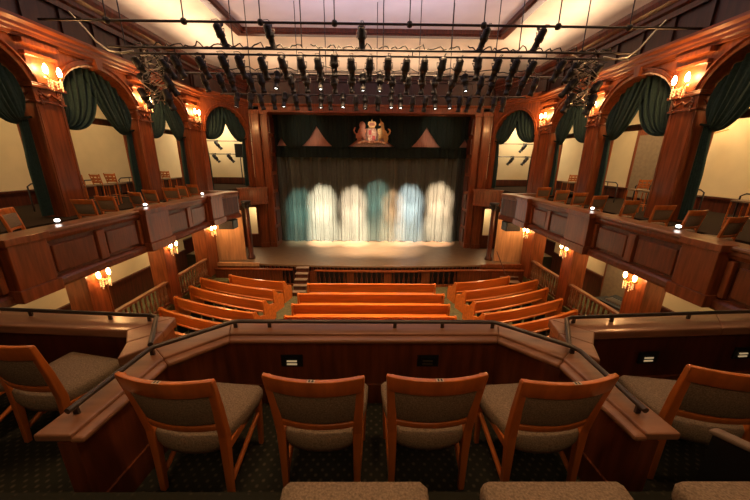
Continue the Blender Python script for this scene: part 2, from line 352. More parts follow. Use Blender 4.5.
# pit rail in front of the stage
def ry(x): return 12.84+.22*(abs(x)/4.2)**2
pr_=thing('pit_rail',(0,12.85,ZF),0,'low mahogany balustrade between the pews and stage','balustrade',None,'structure'); pro=(0,12.85,ZF)
ztr=-4.74
rp=MB(); 
xs=[-7+.5*i for i in range(29)]
for a,b1 in zip(xs[:-1],xs[1:]):
    if -3.3<(a+b1)/2<-2.6: continue
    ya,yb=ry(min(4.2,abs(a))),ry(min(4.2,abs(b1)))
    rp.prism([(a,ya-.07),(b1,yb-.07),(b1,yb+.09),(a,ya+.09)],ztr,ztr+.05)
    rp.prism([(a,ya-.02),(b1,yb-.02),(b1,yb+.04),(a,ya+.04)],ZF,ZF+.12)
rel(rp,pro).build('top_rail','wood',pr_)
for a,b1 in ((-7,-3.98),(-2.72,-2.4),(-1.05,-.72),(.62,.96),(2.3,2.7),(3.98,7)):
    q=MB(); n=max(1,round((b1-a)/.5))
    for k in range(n):
        x0=a+(b1-a)*k/n; x1=a+(b1-a)*(k+1)/n; y=ry(min(4.2,abs((x0+x1)/2)))
        q.box(x0,x1,y,y+.03,ZF+.1,ztr); q.box(x0+.06,x1-.06,y-.015,y+.01,ZF+.2,ztr-.1)
    rel(q,pro).build('rail_panel','panel',pr_)
bp=[(.03,0),(.035,.05),(.05,.12),(.06,.2),(.045,.32),(.025,.42),(.03,.5),(.04,.55),(.03,.62)]
for a,b1 in ((-3.95,-3.35),(-2.4,-1.05),(-.72,.62),(.96,2.3),(2.7,3.98)):
    n=max(2,round((b1-a)/.24))
    for k in range(n):
        x=a+(b1-a)*(k+.5)/n
        rel(MB().lathe(bp,(x,ry(x)+.01,ZF+.13),8),pro).build('baluster','dark',pr_)
# carpeted steps from the aisle up to the stage
stp=thing('stage_steps',(-3.0,12.85,ZF),0,'narrow grey steps climbing to the stage left of centre','steps')
for k in range(5):
    MB().box(-.26,.26,-.95+k*.22,.25,k*.19,(k+1)*.19-.03).build('step_riser','dark',stp)
    MB().box(-.28,.28,-.98+k*.22,-.72+k*.22,(k+1)*.19-.03,(k+1)*.19).build('tread','step',stp,bevel=.01)
stp=thing('side_steps',(6.35,13.25,ZF),R(0),'narrow steps with pale treads near the right end of the stage','steps')
for k in range(5):
    MB().box(-.4,.4,-.75+k*.25,.5,k*.17,(k+1)*.17-.03).build('step_riser','dark',stp)
    MB().box(-.42,.42,-.78+k*.25,-.50+k*.25,(k+1)*.17-.03,(k+1)*.17).build('tread','step',stp,bevel=.01)
MB().tube([(-.42,-.8,0),(-.42,-.8,.75),(-.42,.45,1.5)],.02).build('handrail','dark',stp)
tag(MB().prism([(-6.9,12.35),(-6.0,12.5),(-5.3,12.8),(-6.9,12.8)],ZF,ZF+.45).build('carpeted_landing','green'),'green carpeted landing in the corner left of the stage','landing')

# ------------------------------------------------------------------ side arcades
PILY=[(1.3,1.9),(4.2,4.98),(7.1,7.68),(10.0,10.55),(12.65,13.5)]
ZU=-1.66        # upper side floor
def arch_wall(mb,p0,p1,x_in,thick,z0,zs,zt,ztop,nrm,n=16):
    """solid wall with a round-headed opening between plan points p0,p1; spandrel from zs to ztop"""
    p0=Vector((*p0,0)); p1=Vector((*p1,0)); d=p1-p0; L=d.length; d.normalize(); o=Vector((*nrm,0))
    outline=[(0,ztop),(0,zs)]+[(L/2-L/2*math.cos(PI*k/n),zs+(zt-zs)*math.sin(PI*k/n)) for k in range(1,n)]+[(L,zs),(L,ztop)]
    top=[(0,ztop)]+[(L/2-L/2*math.cos(PI*k/n),ztop) for k in range(1,n)]+[(L,ztop)]
    low=[(0,zs)]+[(L/2-L/2*math.cos(PI*k/n),zs+(zt-zs)*math.sin(PI*k/n)) for k in range(1,n)]+[(L,zs)]
    vs=[];fs=[]
    for q in (0,thick):
        for (a,b_) in top: vs.append(p0+d*a+Vector((0,0,b_))-o*q)
        for (a,b_) in low: vs.append(p0+d*a+Vector((0,0,b_))-o*q)
    k=n+1
    for i in range(n):
        fs.append((i,i+1,k+i+1,k+i)); fs.append((2*k+i,2*k+i+1,3*k+i+1,3*k+i)); fs.append((k+i,k+i+1,3*k+i+1,3*k+i))
    mb.add(vs,fs)
def archivolt(mb,p0,p1,zs,zt,nrm,w1=.14,t=.07,n=20):
    p0=Vector((*p0,0)); p1=Vector((*p1,0)); d=p1-p0; L=d.length; d.normalize(); o=Vector((*nrm,0))
    prof=[(0,0),(0,t),(.04,t+.02),(.05,t*.6),(w1-.03,t*.6),(w1-.02,t+.03),(w1,t+.03),(w1,0)]
    vs=[];fs=[];m=len(prof)
    for k in range(n+1):
        a=PI*k/n
        for r,q in prof:
            vs.append(p0+d*(L/2-(L/2+r)*math.cos(a))+Vector((0,0,zs+(zt-zs+r)*math.sin(a)))+o*q)
    for k in range(n):
        for i in range(m-1): fs.append((k*m+i,k*m+i+1,(k+1)*m+i+1,(k+1)*m+i))
    mb.add(vs,fs)
def swag_curtain(p0,p1,zs,zt,nrm,ztie,zbot,name,label,side_len=1.0,apexshift=0):
    """pair of tied-back drapes in a round-headed opening"""
    P0=Vector((*p0,0)); P1=Vector((*p1,0)); d=P1-P0; L=d.length; d.normalize(); o=Vector((*nrm,0))
    t=thing(name,tuple((P0+P1)/2+Vector((0,0,zbot))),0,label,'curtain'); org=(P0+P1)/2+Vector((0,0,zbot))
    for sd in (0,1):
        mb=MB()
        def fn(u,v,sd=sd):
            # u: 0 at jamb, 1 at apex; v: 0 top, 1 tie
            w=.02+u*.56
            a=w*L if sd==0 else L-w*L
            th=math.acos(max(-1,min(1,1-2*a/L))); zt_=zs+(zt-zs)*math.sin(th)
            top=Vector((a,0,zt_)); 
            tie=Vector((.10+.10*u if sd==0 else L-.10-.10*u,0,ztie-.12*u))
            ctl=Vector((top.x*.72+tie.x*.28, 0, ztie-.22*u-.05))
            ctl=ctl if u>.2 else (top+tie)/2*(1-u*5)+ctl*(u*5)
            p=top*(1-v)**2+ctl*2*v*(1-v)+tie*v*v
            f=math.sin(u*38+v*2)*(.05*(1-v*.5))+.02*math.sin(u*90)
            q=P0+d*p.x-o*(.20-f-.10*math.sin(v*PI))+Vector((0,0,p.z))
            return q-org
        mb.grid(fn,56,14)
        mb.build('swag','drape',t)
        mb=MB()
        def ft(u,v,sd=sd):
            wv=.24*(.55+.45*min(1,v*2.0+.05)) if v<.5 else .24
            a=u*wv+.0
            a=a if sd==0 else L-a
            q=P0+d*a-o*(.22-.04*math.sin(u*26))+Vector((0,0,ztie+.05-v*(ztie+.05-zbot)))
            return q-org
        mb.grid(ft,24,10); mb.build('tail','drape',t)
        mb=MB(); ax=.0 if sd==0 else L
        mb.tube([P0+d*(ax+(.02 if sd==0 else -.02))-o*.08+Vector((0,0,ztie+.04))-org, P0+d*(ax+(.14 if sd==0 else -.14))-o*.12+Vector((0,0,ztie))-org, P0+d*(ax+(.24 if sd==0 else -.24))-o*.26+Vector((0,0,ztie-.02))-org],.025,6)
        mb.build('tieback','valance',t)
    return t

BAYN=['nearest','second','third','corner']
PIN=['','nearest visible','middle','farthest']
for s in (-1,1):
    sd=SIDE[s]; nrm=(-s,0)
    ar=thing('arcade_wall',(s*7.2,7,1.3),0,'mahogany arcade with round arches and cornice on the %s side'%sd,'arcade',None,'structure'); ao=(s*7.2,7,1.3)
    q=MB(); av=MB()
    zs,zt=1.28,2.2
    for (a0,a1),(b0,b1) in zip(PILY[:-1],PILY[1:]):
        p0,p1=(s*7.05,a1),(s*7.05,b0)
        arch_wall(q,p0,p1,0,.4,0,zs,zt,2.5,nrm); archivolt(av,p0,p1,zs,zt,nrm)
        kk=MB(); ym=(a1+b0)/2; xa,xb=sorted((s*6.9,s*7.1)); kk.add([(xa,ym-.07,zt-.02),(xb,ym-.07,zt-.02),(xb,ym+.07,zt-.02),(xa,ym+.07,zt-.02),(xa,ym-.11,2.42),(xb,ym-.11,2.42),(xb,ym+.11,2.42),(xa,ym+.11,2.42)],[(0,1,2,3),(4,5,6,7),(0,1,5,4),(1,2,6,5),(2,3,7,6),(3,0,4,7)])
        rel(kk,ao).build('keystone','wood',ar)
    # corner bay
    c0,c1=(s*7.0,13.5),(s*5.98,16.2); dn=Vector((c1[0]-c0[0],c1[1]-c0[1])); dn.normalize(); n2=(-s*abs(dn.y),-abs(dn.x))
    cl=Vector(c0)+dn*.22; cr_=Vector(c1)-dn*.22
    arch_wall(q,tuple(cl),tuple(cr_),0,.3,0,1.15,2.28,2.75,n2); archivolt(av,tuple(cl),tuple(cr_),1.15,2.28,n2,.12,.05)
    for pa,pb in ((c0,tuple(cl)),(tuple(cr_),c1)):
        o2=Vector((n2[0],n2[1]))*.3
        q.prism([pa,pb,(pb[0]-o2.x,pb[1]-o2.y),(pa[0]-o2.x,pa[1]-o2.y)],-1.3,2.75)
    for (a0,a1) in PILY:
        xa,xb=sorted((s*7.05,s*7.45)); q.box(xa,xb,a0,a1,1.2,2.5)
    rel(q,ao).build('spandrels','wood',ar); rel(av,ao).build('archivolts','wood',ar)
    # entablature
    e=MB()
    prof=[(0,2.32),(.04,2.32),(.05,2.38),(.10,2.40),(.10,2.46),(.16,2.48),(.16,2.54),(.26,2.58),(.26,2.64),(0,2.66)]
    e.sweep(prof,(s*7.0,0),(s*7.0,13.6),nrm)
    e.sweep([(a*.8,b+.12) for a,b in prof],c0,c1,n2)
    rel(e,ao).build('cornice','woodx',ar)
    e=MB(); xa,xb=sorted((s*7.05,s*7.5)); e.box(xa,xb,-4,13.6,2.6,3.6)
    for k in range(16): xc,xd=sorted((s*7.0,s*7.06)); y=.4+k*.86; e.box(xc,xd,y,y+.10,2.68,3.3)
    o2=Vector((n2[0],n2[1]))*.3
    e.prism([c0,c1,(c1[0]-o2.x,c1[1]-o2.y),(c0[0]-o2.x,c0[1]-o2.y)],2.7,3.6)
    rel(e,ao).build('frieze','deep',ar)
    e=MB(); prof=[(0,3.25),(.05,3.25),(.07,3.36),(.15,3.40),(.15,3.48),(.26,3.54),(.30,3.64),(.30,3.74),(-.3,3.78)]
    e.sweep(prof,(s*7.0,-4),(s*7.0,13.6),nrm); e.sweep([(a*.7,b) for a,b in prof],c0,c1,n2)
    rel(e,ao).build('upper_cornice','dark',ar)
    # pillars
    for i,(a0,a1) in enumerate(PILY):
        if i==0: continue
        nm={1:'pillar at the frame edge nearest the camera',2:'pillar, nearest one showing a lamp',3:'pillar, the middle one with a lamp',4:'pillar, farthest one beside the corner bay'}[i]
        p=thing('pillar',(s*7.28,(a0+a1)/2,ZF),0,'square mahogany %s, on the %s side'%(nm,sd),'pillar'); 
        hy=(a1-a0)/2; hx=.27
        q=MB().box(-hx,hx,-hy,hy,0,ZU-ZF-.3)
        q.box(-hx-.04,hx+.04,-hy-.04,hy+.04,0,.3)
        for yy in (-hy,hy-.05): q.box(-s*hx-.015,-s*hx+.015,yy,yy+.05,.3,3.3)
        q.build('lower_shaft','wood',p,bevel=.01)
        q=MB().box(-hx,hx,-hy,hy,ZU-ZF,1.25-ZF)
        for yy in (-hy,hy-.06): q.box(-s*hx-.02,-s*hx+.02,yy,yy+.06,ZU-ZF+.1,1.1-ZF)
        for xx in (-hx,hx-.05): q.box(xx,xx+.05,-hy-.02,-hy+.02,ZU-ZF+.1,1.1-ZF)
        q.build('upper_shaft','wood',p,bevel=.01)
        q=MB()
        zz=1.12-ZF
        q.box(-hx-.05,hx+.05,-hy-.05,hy+.05,zz+.02,zz+.06); q.box(-hx-.03,hx+.03,-hy-.03,hy+.03,zz+.06,zz+.30); q.box(-hx-.09,hx+.09,-hy-.09,hy+.09,zz+.30,zz+.36); q.box(-hx-.07,hx+.07,-hy-.07,hy+.07,zz+.36,zz+.40)
        q.build('capital','wood',p,bevel=.012)
        q=MB()
        for k in (-1,1):   # carved swags and drops
            for j in range(5): q.lathe([(0,-.03),(.03,-.015),(.035,.01),(.0,.04)],(-s*(hx+.04),k*(hy-.08),zz+.24-j*.06),6)
            q.tube([(-s*(hx+.05),k*(hy-.08),zz+.22),(-s*(hx+.08),k*hy*.4,zz+.13),(-s*(hx+.05),0,zz+.22)],[.015,.035,.015],6)
            q.tube([(k*(hx-.07),-(hy+.05),zz+.22),(k*hx*.4,-(hy+.08),zz+.13),(0,-(hy+.05),zz+.22)],[.015,.03,.015],6)
        q.build('carving','panel',p)
        q=MB(); q.box(-hx-.02,hx+.02,-hy-.01,hy+.01,zz+.42,2.28-ZF-.25); q.box(-hx-.08,hx+.08,-hy-.05,hy+.05,2.02-ZF,2.10-ZF); q.box(-hx-.12,hx+.12,-hy-.08,hy+.08,2.22-ZF,2.32-ZF)
        q.build('impost_block','wood',p,bevel=.01)
    # transom bars across the arches behind the drapes
    for (a0,a1),(b0,b1) in list(zip(PILY[:-1],PILY[1:]))[1:]:
        tb=MB(); xa,xb=sorted((s*7.42,s*7.5)); tb.box(xa,xb,a1,b0,.90,1.04); xa,xb=sorted((s*7.39,s*7.53)); tb.box(xa,xb,a1,b0,1.02,1.06)
        rel(tb,ao).build('transom','panel',ar)
    # drapes
    for i,((a0,a1),(b0,b1)) in enumerate(zip(PILY[:-1],PILY[1:])):
        if i==0: continue
        nm={1:'nearest the camera at the frame edge',2:'in the middle',3:'next to the corner bay'}[i]
        swag_curtain((s*7.08,a1+.02),(s*7.08,b0-.02),zs,zt,nrm,.80,-1.25,'arch_drapes','dark green tied back drapes in the %s arch %s'%(sd,nm))
    swag_curtain(tuple(cl),tuple(cr_),1.15,2.28,n2,.98,-1.25,'arch_drapes','dark green tied back drapes in the %s corner arch by the stage'%sd)
    # upper and lower side floors
    f=MB(); xa,xb=sorted((s*5.5,s*6.7)); f.box(xa,xb,2.5,12.0,ZU-.12,ZU); xa,xb=sorted((s*6.7,s*9.99)); f.box(xa,xb,2.5,13.6,ZU-.12,-1.30)
    f.prism([(s*6.7,12.0),(s*9.99,12.0),(s*9.99,18.4),(s*6.3,17.1),(s*6.0,16.2),(s*6.9,13.6)],-1.8,-1.3)
    st(f.build('balcony_floor_'+sd,'darkcarpet'),'carpeted floor of the %s side balcony'%sd,'floor')
    f=MB(); xa,xb=sorted((s*5.5,s*9.99)); f.box(xa,xb,2.5,12.0,-2.14,ZU-.12)
    st(f.build('soffit_'+sd,'dark'),'dark wooden underside of the %s side balcony'%sd,'soffit')
    f=MB(); xa,xb=sorted((s*7.0,s*9.99)); f.box(xa,xb,0,16,ZF,-4.95)
    st(f.build('side_aisle_floor_'+sd,'green'),'raised side aisle floor below the %s balcony'%sd,'floor')
    f=MB(); xa,xb=sorted((s*7.4,s*9.99)); f.box(xa,xb,-4,18.4,2.42,2.5)
    st(f.build('aisle_ceiling_'+sd,'ceil'),'plaster ceiling of the passage behind the %s arches'%sd,'ceiling')
    # corner: cream wall behind the box, door strip below, column, pale screen
    f=MB(); xa,xb=sorted((s*5.98,s*9.99)); f.box(xa,xb,18.3,18.38,-.95,2.6); st(f.build('box_wall_'+sd,'cream'),'cream wall seen through the %s corner arch'%sd,'wall')
    f=MB(); xa,xb=sorted((s*5.98,s*9.99)); f.box(xa,xb,18.2,18.38,-1.3,-.95); st(f.build('box_wainscot_'+sd,'dark'),'dark wainscot seen through the %s corner arch'%sd,'wall trim')
    f=MB(); xa,xb=sorted((s*5.95,s*6.12)); f.box(xa,xb,16.3,16.5,ZS,-2.1); xa,xb=sorted((s*6.62,s*8.2)); f.box(xa,xb,16.3,16.5,ZS,-2.1)
    xa,xb=sorted((s*6.12,s*6.62)); f.box(xa,xb,16.3,16.5,-2.4,-2.1); f.box(xa,xb,16.3,16.5,ZS,-3.85)
    st(f.build('stage_side_wall_'+sd,'panel'),'panelled wall with a slot of light %s of the stage'%sd,'wall')
    f=MB(); xa,xb=sorted((s*6.0,s*8.4)); f.box(xa,xb,17.7,17.8,ZS,-2.0); st(f.build('passage_wall_'+sd,'cream'),'lit cream passage wall behind the %s slot'%sd,'wall')
    f=MB(); A0=Vector((6.45,15.0)); A1=Vector((5.33,15.92)); dd=(A1-A0).normalized(); nq=Vector((-abs(dd.y),-abs(dd.x)))
    def slab(t0,t1,o0,o1,z0,z1):
        c4=[A0+dd*t0+nq*o0,A0+dd*t1+nq*o0,A0+dd*t1+nq*o1,A0+dd*t0+nq*o1]; f.prism([(s*p.x,p.y) for p in c4],z0,z1)
    LL=(A1-A0).length
    slab(0,LL,-.08,0,-2.06,-1.36); slab(0,LL+.04,-.12,.07,-1.37,-1.29); slab(0,LL+.03,-.1,.05,-2.14,-2.04)
    for k in range(4): t0=LL-.09-k*.42; slab(t0,t0+.08,0,.03,-2.04,-1.37)
    slab(0,LL,0,.02,-1.45,-1.37); slab(0,LL,0,.02,-2.04,-1.97)
    f.prism([(s*6.45,15.0),(s*5.33,15.92),(s*5.33,16.1),(s*6.0,16.18)],-1.85,-1.78)
    st(f.build('box_front_'+sd,'wood',bevel=.008),'panelled mahogany front of the %s stage box'%sd,'box front')
    f=MB().prism([(s*7.2,13.75),(s*5.92,13.95),(s*5.92,14.01),(s*7.2,13.81)],ZS,-2.2)
    tag(f.build('veneer_screen','light'),'pale veneered screen standing %s of the stage under the box'%sd,'screen')
    cl_=thing('column',(s*5.74,14.15,ZS),0,'round dark mahogany column with carved capital %s of the stage'%sd,'column')
    MB().lathe([(.0,0),(.17,0),(.17,.1),(.14,.16),(.115,.2),(.12,.8),(.11,1.8),(.10,2.42)],(0,0,0),16).build('shaft','dark',cl_)
    q=MB().lathe([(.10,2.42),(.13,2.44),(.11,2.48),(.15,2.6),(.2,2.68),(.22,2.70),(.22,2.76),(0,2.76)],(0,0,0),16)
    for k in range(8): a=k*PI/4; q.tube([(.1*math.cos(a),.1*math.sin(a),2.46),(.17*math.cos(a),.17*math.sin(a),2.56),(.22*math.cos(a),.22*math.sin(a),2.62),(.18*math.cos(a),.18*math.sin(a),2.6)],[.02,.03,.025,.01],6)
    q.build('capital','black',cl_)
    # balustrade between the lower pillars
    for j,((a0,a1),(b0,b1)) in enumerate(((PILY[1],PILY[2]),(PILY[2],PILY[3]),(PILY[3],PILY[4]))):
        nm=['nearest the camera','in the middle','nearest the stage'][j]
        bl=thing('balustrade',(s*7.12,(a1+b0)/2,-4.95),0,'turned oak balustrade under the %s balcony, span %s'%(sd,nm),'balustrade'); L=(b0-a1)/2
        MB().box(-.07,.07,-L,L,.78,.86).build('handrail','ledgey',bl,bevel=.01)
        MB().box(-.05,.05,-L,L,.0,.08).build('bottom_rail','panel',bl)
        n=12
        for k in range(n):
            y=-L+2*L*(k+.5)/n
            MB().lathe([(.025,.08),(.03,.14),(.05,.24),(.055,.3),(.03,.44),(.022,.5),(.035,.6),(.03,.7),(.04,.78)],(0,y,0),8).build('baluster','ledgey',bl)
    # balcony front
    bf=thing('balcony_front',(s*5.45,2.5,-2.2),0,'panelled mahogany front of the %s side balcony'%sd,'balcony front',None,'structure'); bo=(s*5.45,2.5,-2.2)
    path=[(5.4,2.5),(5.4,11.0),(5.14,11.95)]
    PED=[(4.3,4.86),(7.12,7.95),(10.12,10.9)]
    q=MB(); ld=MB(); mo=MB()
    for (xa,ya),(xb,yb) in zip(path[:-1],path[1:]):
        d=Vector((xb-xa,yb-ya)).normalized(); nn=(-s*d.y, s*0+d.x*1.0) if False else (-s*d.y,  d.x)
        P0=(s*xa,ya);P1=(s*xb,yb); 
        nn=Vector((-s*d.y, d.x if s>0 else d.x)); nn=(nn.x,nn.y)
        q.sweep([(-.08,-2.08),(0,-2.08),(0,-1.25),(-.08,-1.25)],P0,P1,nn)
        ld.sweep([(-.30,-1.21),(.06,-1.21),(.08,-1.19),(.08,-1.16),(.06,-1.14),(-.30,-1.14)],P0,P1,nn)
        mo.sweep([(0,-1.34),(.03,-1.33),(.05,-1.27),(.05,-1.21),(0,-1.21)],P0,P1,nn)
        mo.sweep([(-.1,-2.14),(.08,-2.14),(.10,-2.10),(.08,-2.02),(.04,-1.98),(0,-1.96),(-.1,-1.96)],P0,P1,nn)
    # end return
    q.box(*sorted((s*5.14,s*6.9)),11.9,12.0,-2.14,-1.25); ld.box(*sorted((s*5.14,s*6.9)),11.85,12.05,-1.25,-1.14)
    rel(q,bo).build('fascia','dark',bf); rel(ld,bo).build('ledge','ledgey',bf); rel(mo,bo).build('moulding','panel',bf)
    for (y0,y1) in PED:
        q=MB(); xa,xb=sorted((s*5.22,s*5.45)); q.box(xa,xb,y0,y1,-2.10,-1.22); xa,xb=sorted((s*5.18,s*5.45)); q.box(xa,xb,y0-.04,y1+.04,-2.13,-1.93); q.box(xa,xb,y0-.04,y1+.04,-1.24,-1.13)
        rel(q,bo).build('pedestal','wood',bf,bevel=.01)
    spans=[(2.6,4.26),(4.9,7.08),(8.0,10.08),(10.95,11.0)]
    for (y0,y1) in spans[:3]:
        n=2 if y1-y0>1.8 else 2
        for k in range(n):
            a=y0+(y1-y0)*k/n+.14; b_=y0+(y1-y0)*(k+1)/n-.14
            q=MB(); xa,xb=sorted((s*5.36,s*5.41)); q.box(xa,xb,a,b_,-1.90,-1.42)
            rel(q,bo).build('raised_panel','panel',bf,bevel=.02)
        q=MB()
        for k in range(n+1):
            y=y0+(y1-y0)*k/n; xa,xb=sorted((s*5.34,s*5.41)); q.box(xa,xb,max(y0,y-.09),min(y1,y+.09),-1.94,-1.36)
        rel(q,bo).build('stile','wood',bf,bevel=.01)
    # hanging loudspeaker at the end
    sp=thing('loudspeaker',(s*5.45,11.6,-2.16),0,'black loudspeaker hung under the stage end of the %s balcony'%sd,'speaker')
    MB().box(-.28,.28,-.22,.22,-.36,-.02).build('cabinet','black',sp,bevel=.015); MB().box(-.24,.24,-.235,-.215,-.33,-.05).build('grille','steel',sp)
    MB().box(-.05,.05,-.04,.04,-.02,.04).build('bracket','steel',sp)

# ------------------------------------------------------------------ sconces
def make_sconce():
    t=thing('wall_sconce')
    MB().lathe([(0,0),(.07,.0),(.085,.02),(.06,.04),(0,.05)],(0,0,0),14,Matrix.Rotation(R(-90),3,'X').to_3x3()).build('back_plate','brass',t)
    for k in (-1,1):
        a=MB().tube([(0,-.03,0),(k*.05,-.10,-.06),(k*.12,-.15,-.05),(k*.15,-.15,.04)],[.014,.012,.012,.012],8); a.lathe([(.0,0),(.035,.005),(.04,.02),(.015,.03)],(k*.15,-.15,.03),10); a.build('arm','brass',t)
        MB().lathe([(.02,0),(.035,.03),(.045,.07),(.04,.12),(.02,.18),(0,.2)],(k*.15,-.15,.055),12).build('shade','bulb',t)
    for k in range(9):
        a=k*2*PI/9; x,y=.13*math.cos(a),-.14+.08*math.sin(a)
        q=MB().tube([(x,y,-.03),(x,y,-.10-(k%3+1)*.045)],.004,4)
        for j in range(2+(k%3)): q.lathe([(0,-.026),(.018,0),(0,.026)],(x,y,-.08-j*.048),5)
        q.build('crystal_string','crystal',t)
    for k in (-1,1):
        q=MB().tube([(k*.15,-.15,0),(k*.15,-.15,-.15)],.004,4)
        for j in range(3): q.lathe([(0,-.026),(.02,0),(0,.026)],(k*.15,-.15,-.04-j*.05),5)
        q.build('crystal_string','crystal',t)
    return t
sc0=make_sconce(); first=True
SY=[7.45,10.32,13.1]; nmz=['nearest the camera','on the middle pillar','nearest the stage']
for s in (-1,1):
    for lv,z in (('upper',1.66),('lower',-2.97)):
        for i,y in enumerate(SY):
            o=sc0 if first else copy_tree(sc0); first=False
            o.location=(s*6.99,y,z); o.rotation_euler=(0,0,-s*PI/2 if False else (PI/2 if s<0 else -PI/2))
            tag(o,'lit two branch crystal sconce, %s row, %s side, %s'%(lv,SIDE[s],nmz[i]),'wall lamp','lit crystal wall sconces')
            point('sconce_light',(s*6.70,y,z+.2),(55 if lv=='upper' else 42),(1,.50,.17),.07)

# brass wall lamp on the far right cream wall
ch=thing('brass_wall_lamp',(9.4,9.0,.95),0,'small brass branched lamp on the cream wall behind the right arch','wall lamp')
MB().tube([(.55,0,0),(.2,0,-.1),(0,0,0)],.015,6).build('bracket','brass',ch)
for k in range(4):
    a=k*PI/2+.4; MB().tube([(0,0,-.05),(.12*math.cos(a),.12*math.sin(a),-.12),(.18*math.cos(a),.18*math.sin(a),.0)],.012,6).build('arm','brass',ch); MB().lathe([(.02,0),(.03,.03),(.02,.1),(0,.13)],(.18*math.cos(a),.18*math.sin(a),.0),8).build('candle_bulb','bulb',ch)
point('brass_lamp_light',(9.2,9.0,1.2),14,(1,.72,.38),.06)
# door and screen behind the right arches
dr=thing('door_1',(9.94,11.15,-1.3),0,None,None); st(dr,'brown door with a grey panel behind the right middle arch','door')
MB().box(-.05,.05,-.85,.85,0,2.5).build('door_frame','wood',dr); MB().box(-.09,-.03,-.68,.68,.1,2.3).build('door_panel','screen',dr)
dr=thing('door_2',(8.42,9.6,-4.95),0,None,None); st(dr,'brown door under the right balcony','door')
MB().box(-.05,.05,-.6,.6,0,2.3).build('door_frame','wood',dr); MB().box(-.09,-.03,-.48,.48,.1,2.15).build('door_panel','screen',dr)
# vertical poles in the third arch on both sides
for s in (-1,1):
    q=thing('lighting_pole',(s*8.0,11.6,-1.3),0,'thin black upright pole standing in the third arch on the %s'%SIDE[s],'pole')
    MB().tube([(0,0,0),(0,0,2.7)],.035,8).build('pole','steel',q); MB().lathe([(.18,0),(.18,.02),(.04,.05)],(0,0,0),14).build('base_plate','black',q)
# railings behind the arches
for s in (-1,1):
    for i,(y0,y1) in enumerate(((4.9,7.0),(7.8,9.9),(10.65,12.5))):
        q=thing('metal_railing',(s*8.5,(y0+y1)/2,-1.3),0,'black pipe railing behind the %s side arch %s'%(SIDE[s],['nearest the camera','in the middle','nearest the stage'][i]),'railing')
        L=(y1-y0)/2; MB().tube([(0,-L,0),(0,-L,.62),(0,-L+.1,.68),(0,L-.1,.68),(0,L,.62),(0,L,0)],.018,8).build('frame','steel',q)
        MB().tube([(0,-L,.5),(0,L,.5)],.012,6).build('mid_rail','steel',q)
        for k in range(1,4): MB().tube([(0,-L+2*L*k/4,0),(0,-L+2*L*k/4,.68)],.012,6).build('post','steel',q)
# sound desk in the right lower aisle
sdk=thing('sound_desk',(7.75,8.7,-4.95),R(12),'black sound desk with pale papers behind the right balustrade','desk')
MB().box(-.35,.35,-.6,.6,.62,.70).build('desk_top','black',sdk); 
for x in (-.3,.3):
    for y in (-.55,.55): MB().box(x-.02,x+.02,y-.02,y+.02,0,.62).build('leg','black',sdk)
MB().add([(-.3,-.5,.7),(.3,-.5,.7),(.3,.3,.7),(-.3,.3,.7),(-.3,-.5,.76),(.3,-.5,.88),(.3,.3,.88),(-.3,.3,.76)],[(0,1,2,3),(4,5,6,7),(0,1,5,4),(1,2,6,5),(2,3,7,6),(3,0,4,7)]).build('console','black',sdk)
q=MB()
for k in range(10): q.box(-.2,.1,-.45+k*.07,-.42+k*.07,.80,.84,)
q.build('fader_strip','chrome',sdk)

# ------------------------------------------------------------------ pews
def make_pew(p0,p1,h,bow=.0):
    """pew seen from behind; p0,p1 plan ends of the backrest top; local y forward"""
    P0=Vector(p0);P1=Vector(p1);mid=(P0+P1)/2;L=(P1-P0).length/2;ang=math.atan2((P1-P0).y,(P1-P0).x)
    t=thing('pew',(mid.x,mid.y,ZF),ang)
    n=12
    def by(x): return bow*(1-(x/L)**2)
    q=MB()
    vs=[];fs=[]
    for i in range(n+1):
        x=-L+.04+(2*L-.08)*i/n; y=-by(x)
        vs+=[(x,y-.02,h),(x,y+.03,h),(x,y+.07,.54),(x,y+.055,.53),(x,y+.02,.53)]
    for i in range(n):
        for k in range(5): fs.append((i*5+k,i*5+(k+1)%5,(i+1)*5+(k+1)%5,(i+1)*5+k))
    q.add(vs,fs); q.build('backrest','pew',t)
    q=MB(); vs=[];fs=[]
    for i in range(n+1):
        x=-L+.02+(2*L-.04)*i/n; y=-by(x); vs+=[(x,y-.045,h),(x,y+.045,h),(x,y+.045,h+.035),(x,y-.045,h+.035)]
    for i in range(n):
        for k in range(4): fs.append((i*4+k,i*4+(k+1)%4,(i+1)*4+(k+1)%4,(i+1)*4+k))
    q.add(vs,fs); q.build('cap_rail','pew',t)
    q=MB(); vs=[];fs=[]
    for i in range(n+1):
        x=-L+.04+(2*L-.08)*i/n; y=-by(x); vs+=[(x,y+.08,.40),(x,y+.50,.42),(x,y+.50,.46),(x,y+.08,.44)]
    for i in range(n):
        for k in range(4): fs.append((i*4+k,i*4+(k+1)%4,(i+1)*4+(k+1)%4,(i+1)*4+k))
    q.add(vs,fs); q.build('seat','pew',t)
    for s in (-1,1):
        o=[(-.05,0),(.52,0),(.54,.30),(.50,.58),(.40,.62),(.24,.66),(.12,h-.06),(.07,h+.05),(-.03,h+.07),(-.07,h)]
        MB().plate(o,(s*L-.03,0,0),(0,1,0),(0,0,1),(1,0,0),.06).build('end_panel','pew',t,bevel=.01)
    for k in range(1,int(L*2/.55)):
        x=-L+k*.55
        MB().box(x-.03,x+.03,-by(x)+.12,-by(x)+.44,0,.40).build('seat_support','black',t)
    return t
hp=.86
for i,(y,xl,xr) in enumerate(((11.12,-2.42,2.56),(10.17,-2.58,2.68),(9.32,-2.58,2.68),(8.5,-2.6,2.68),(7.6,-2.62,2.7))):
    t=make_pew((xl,y),(xr,y+.02),hp); tag(t,'orange varnished pew in the centre block, %s row from the stage'%ORD[i],'pew','pews in the centre block')
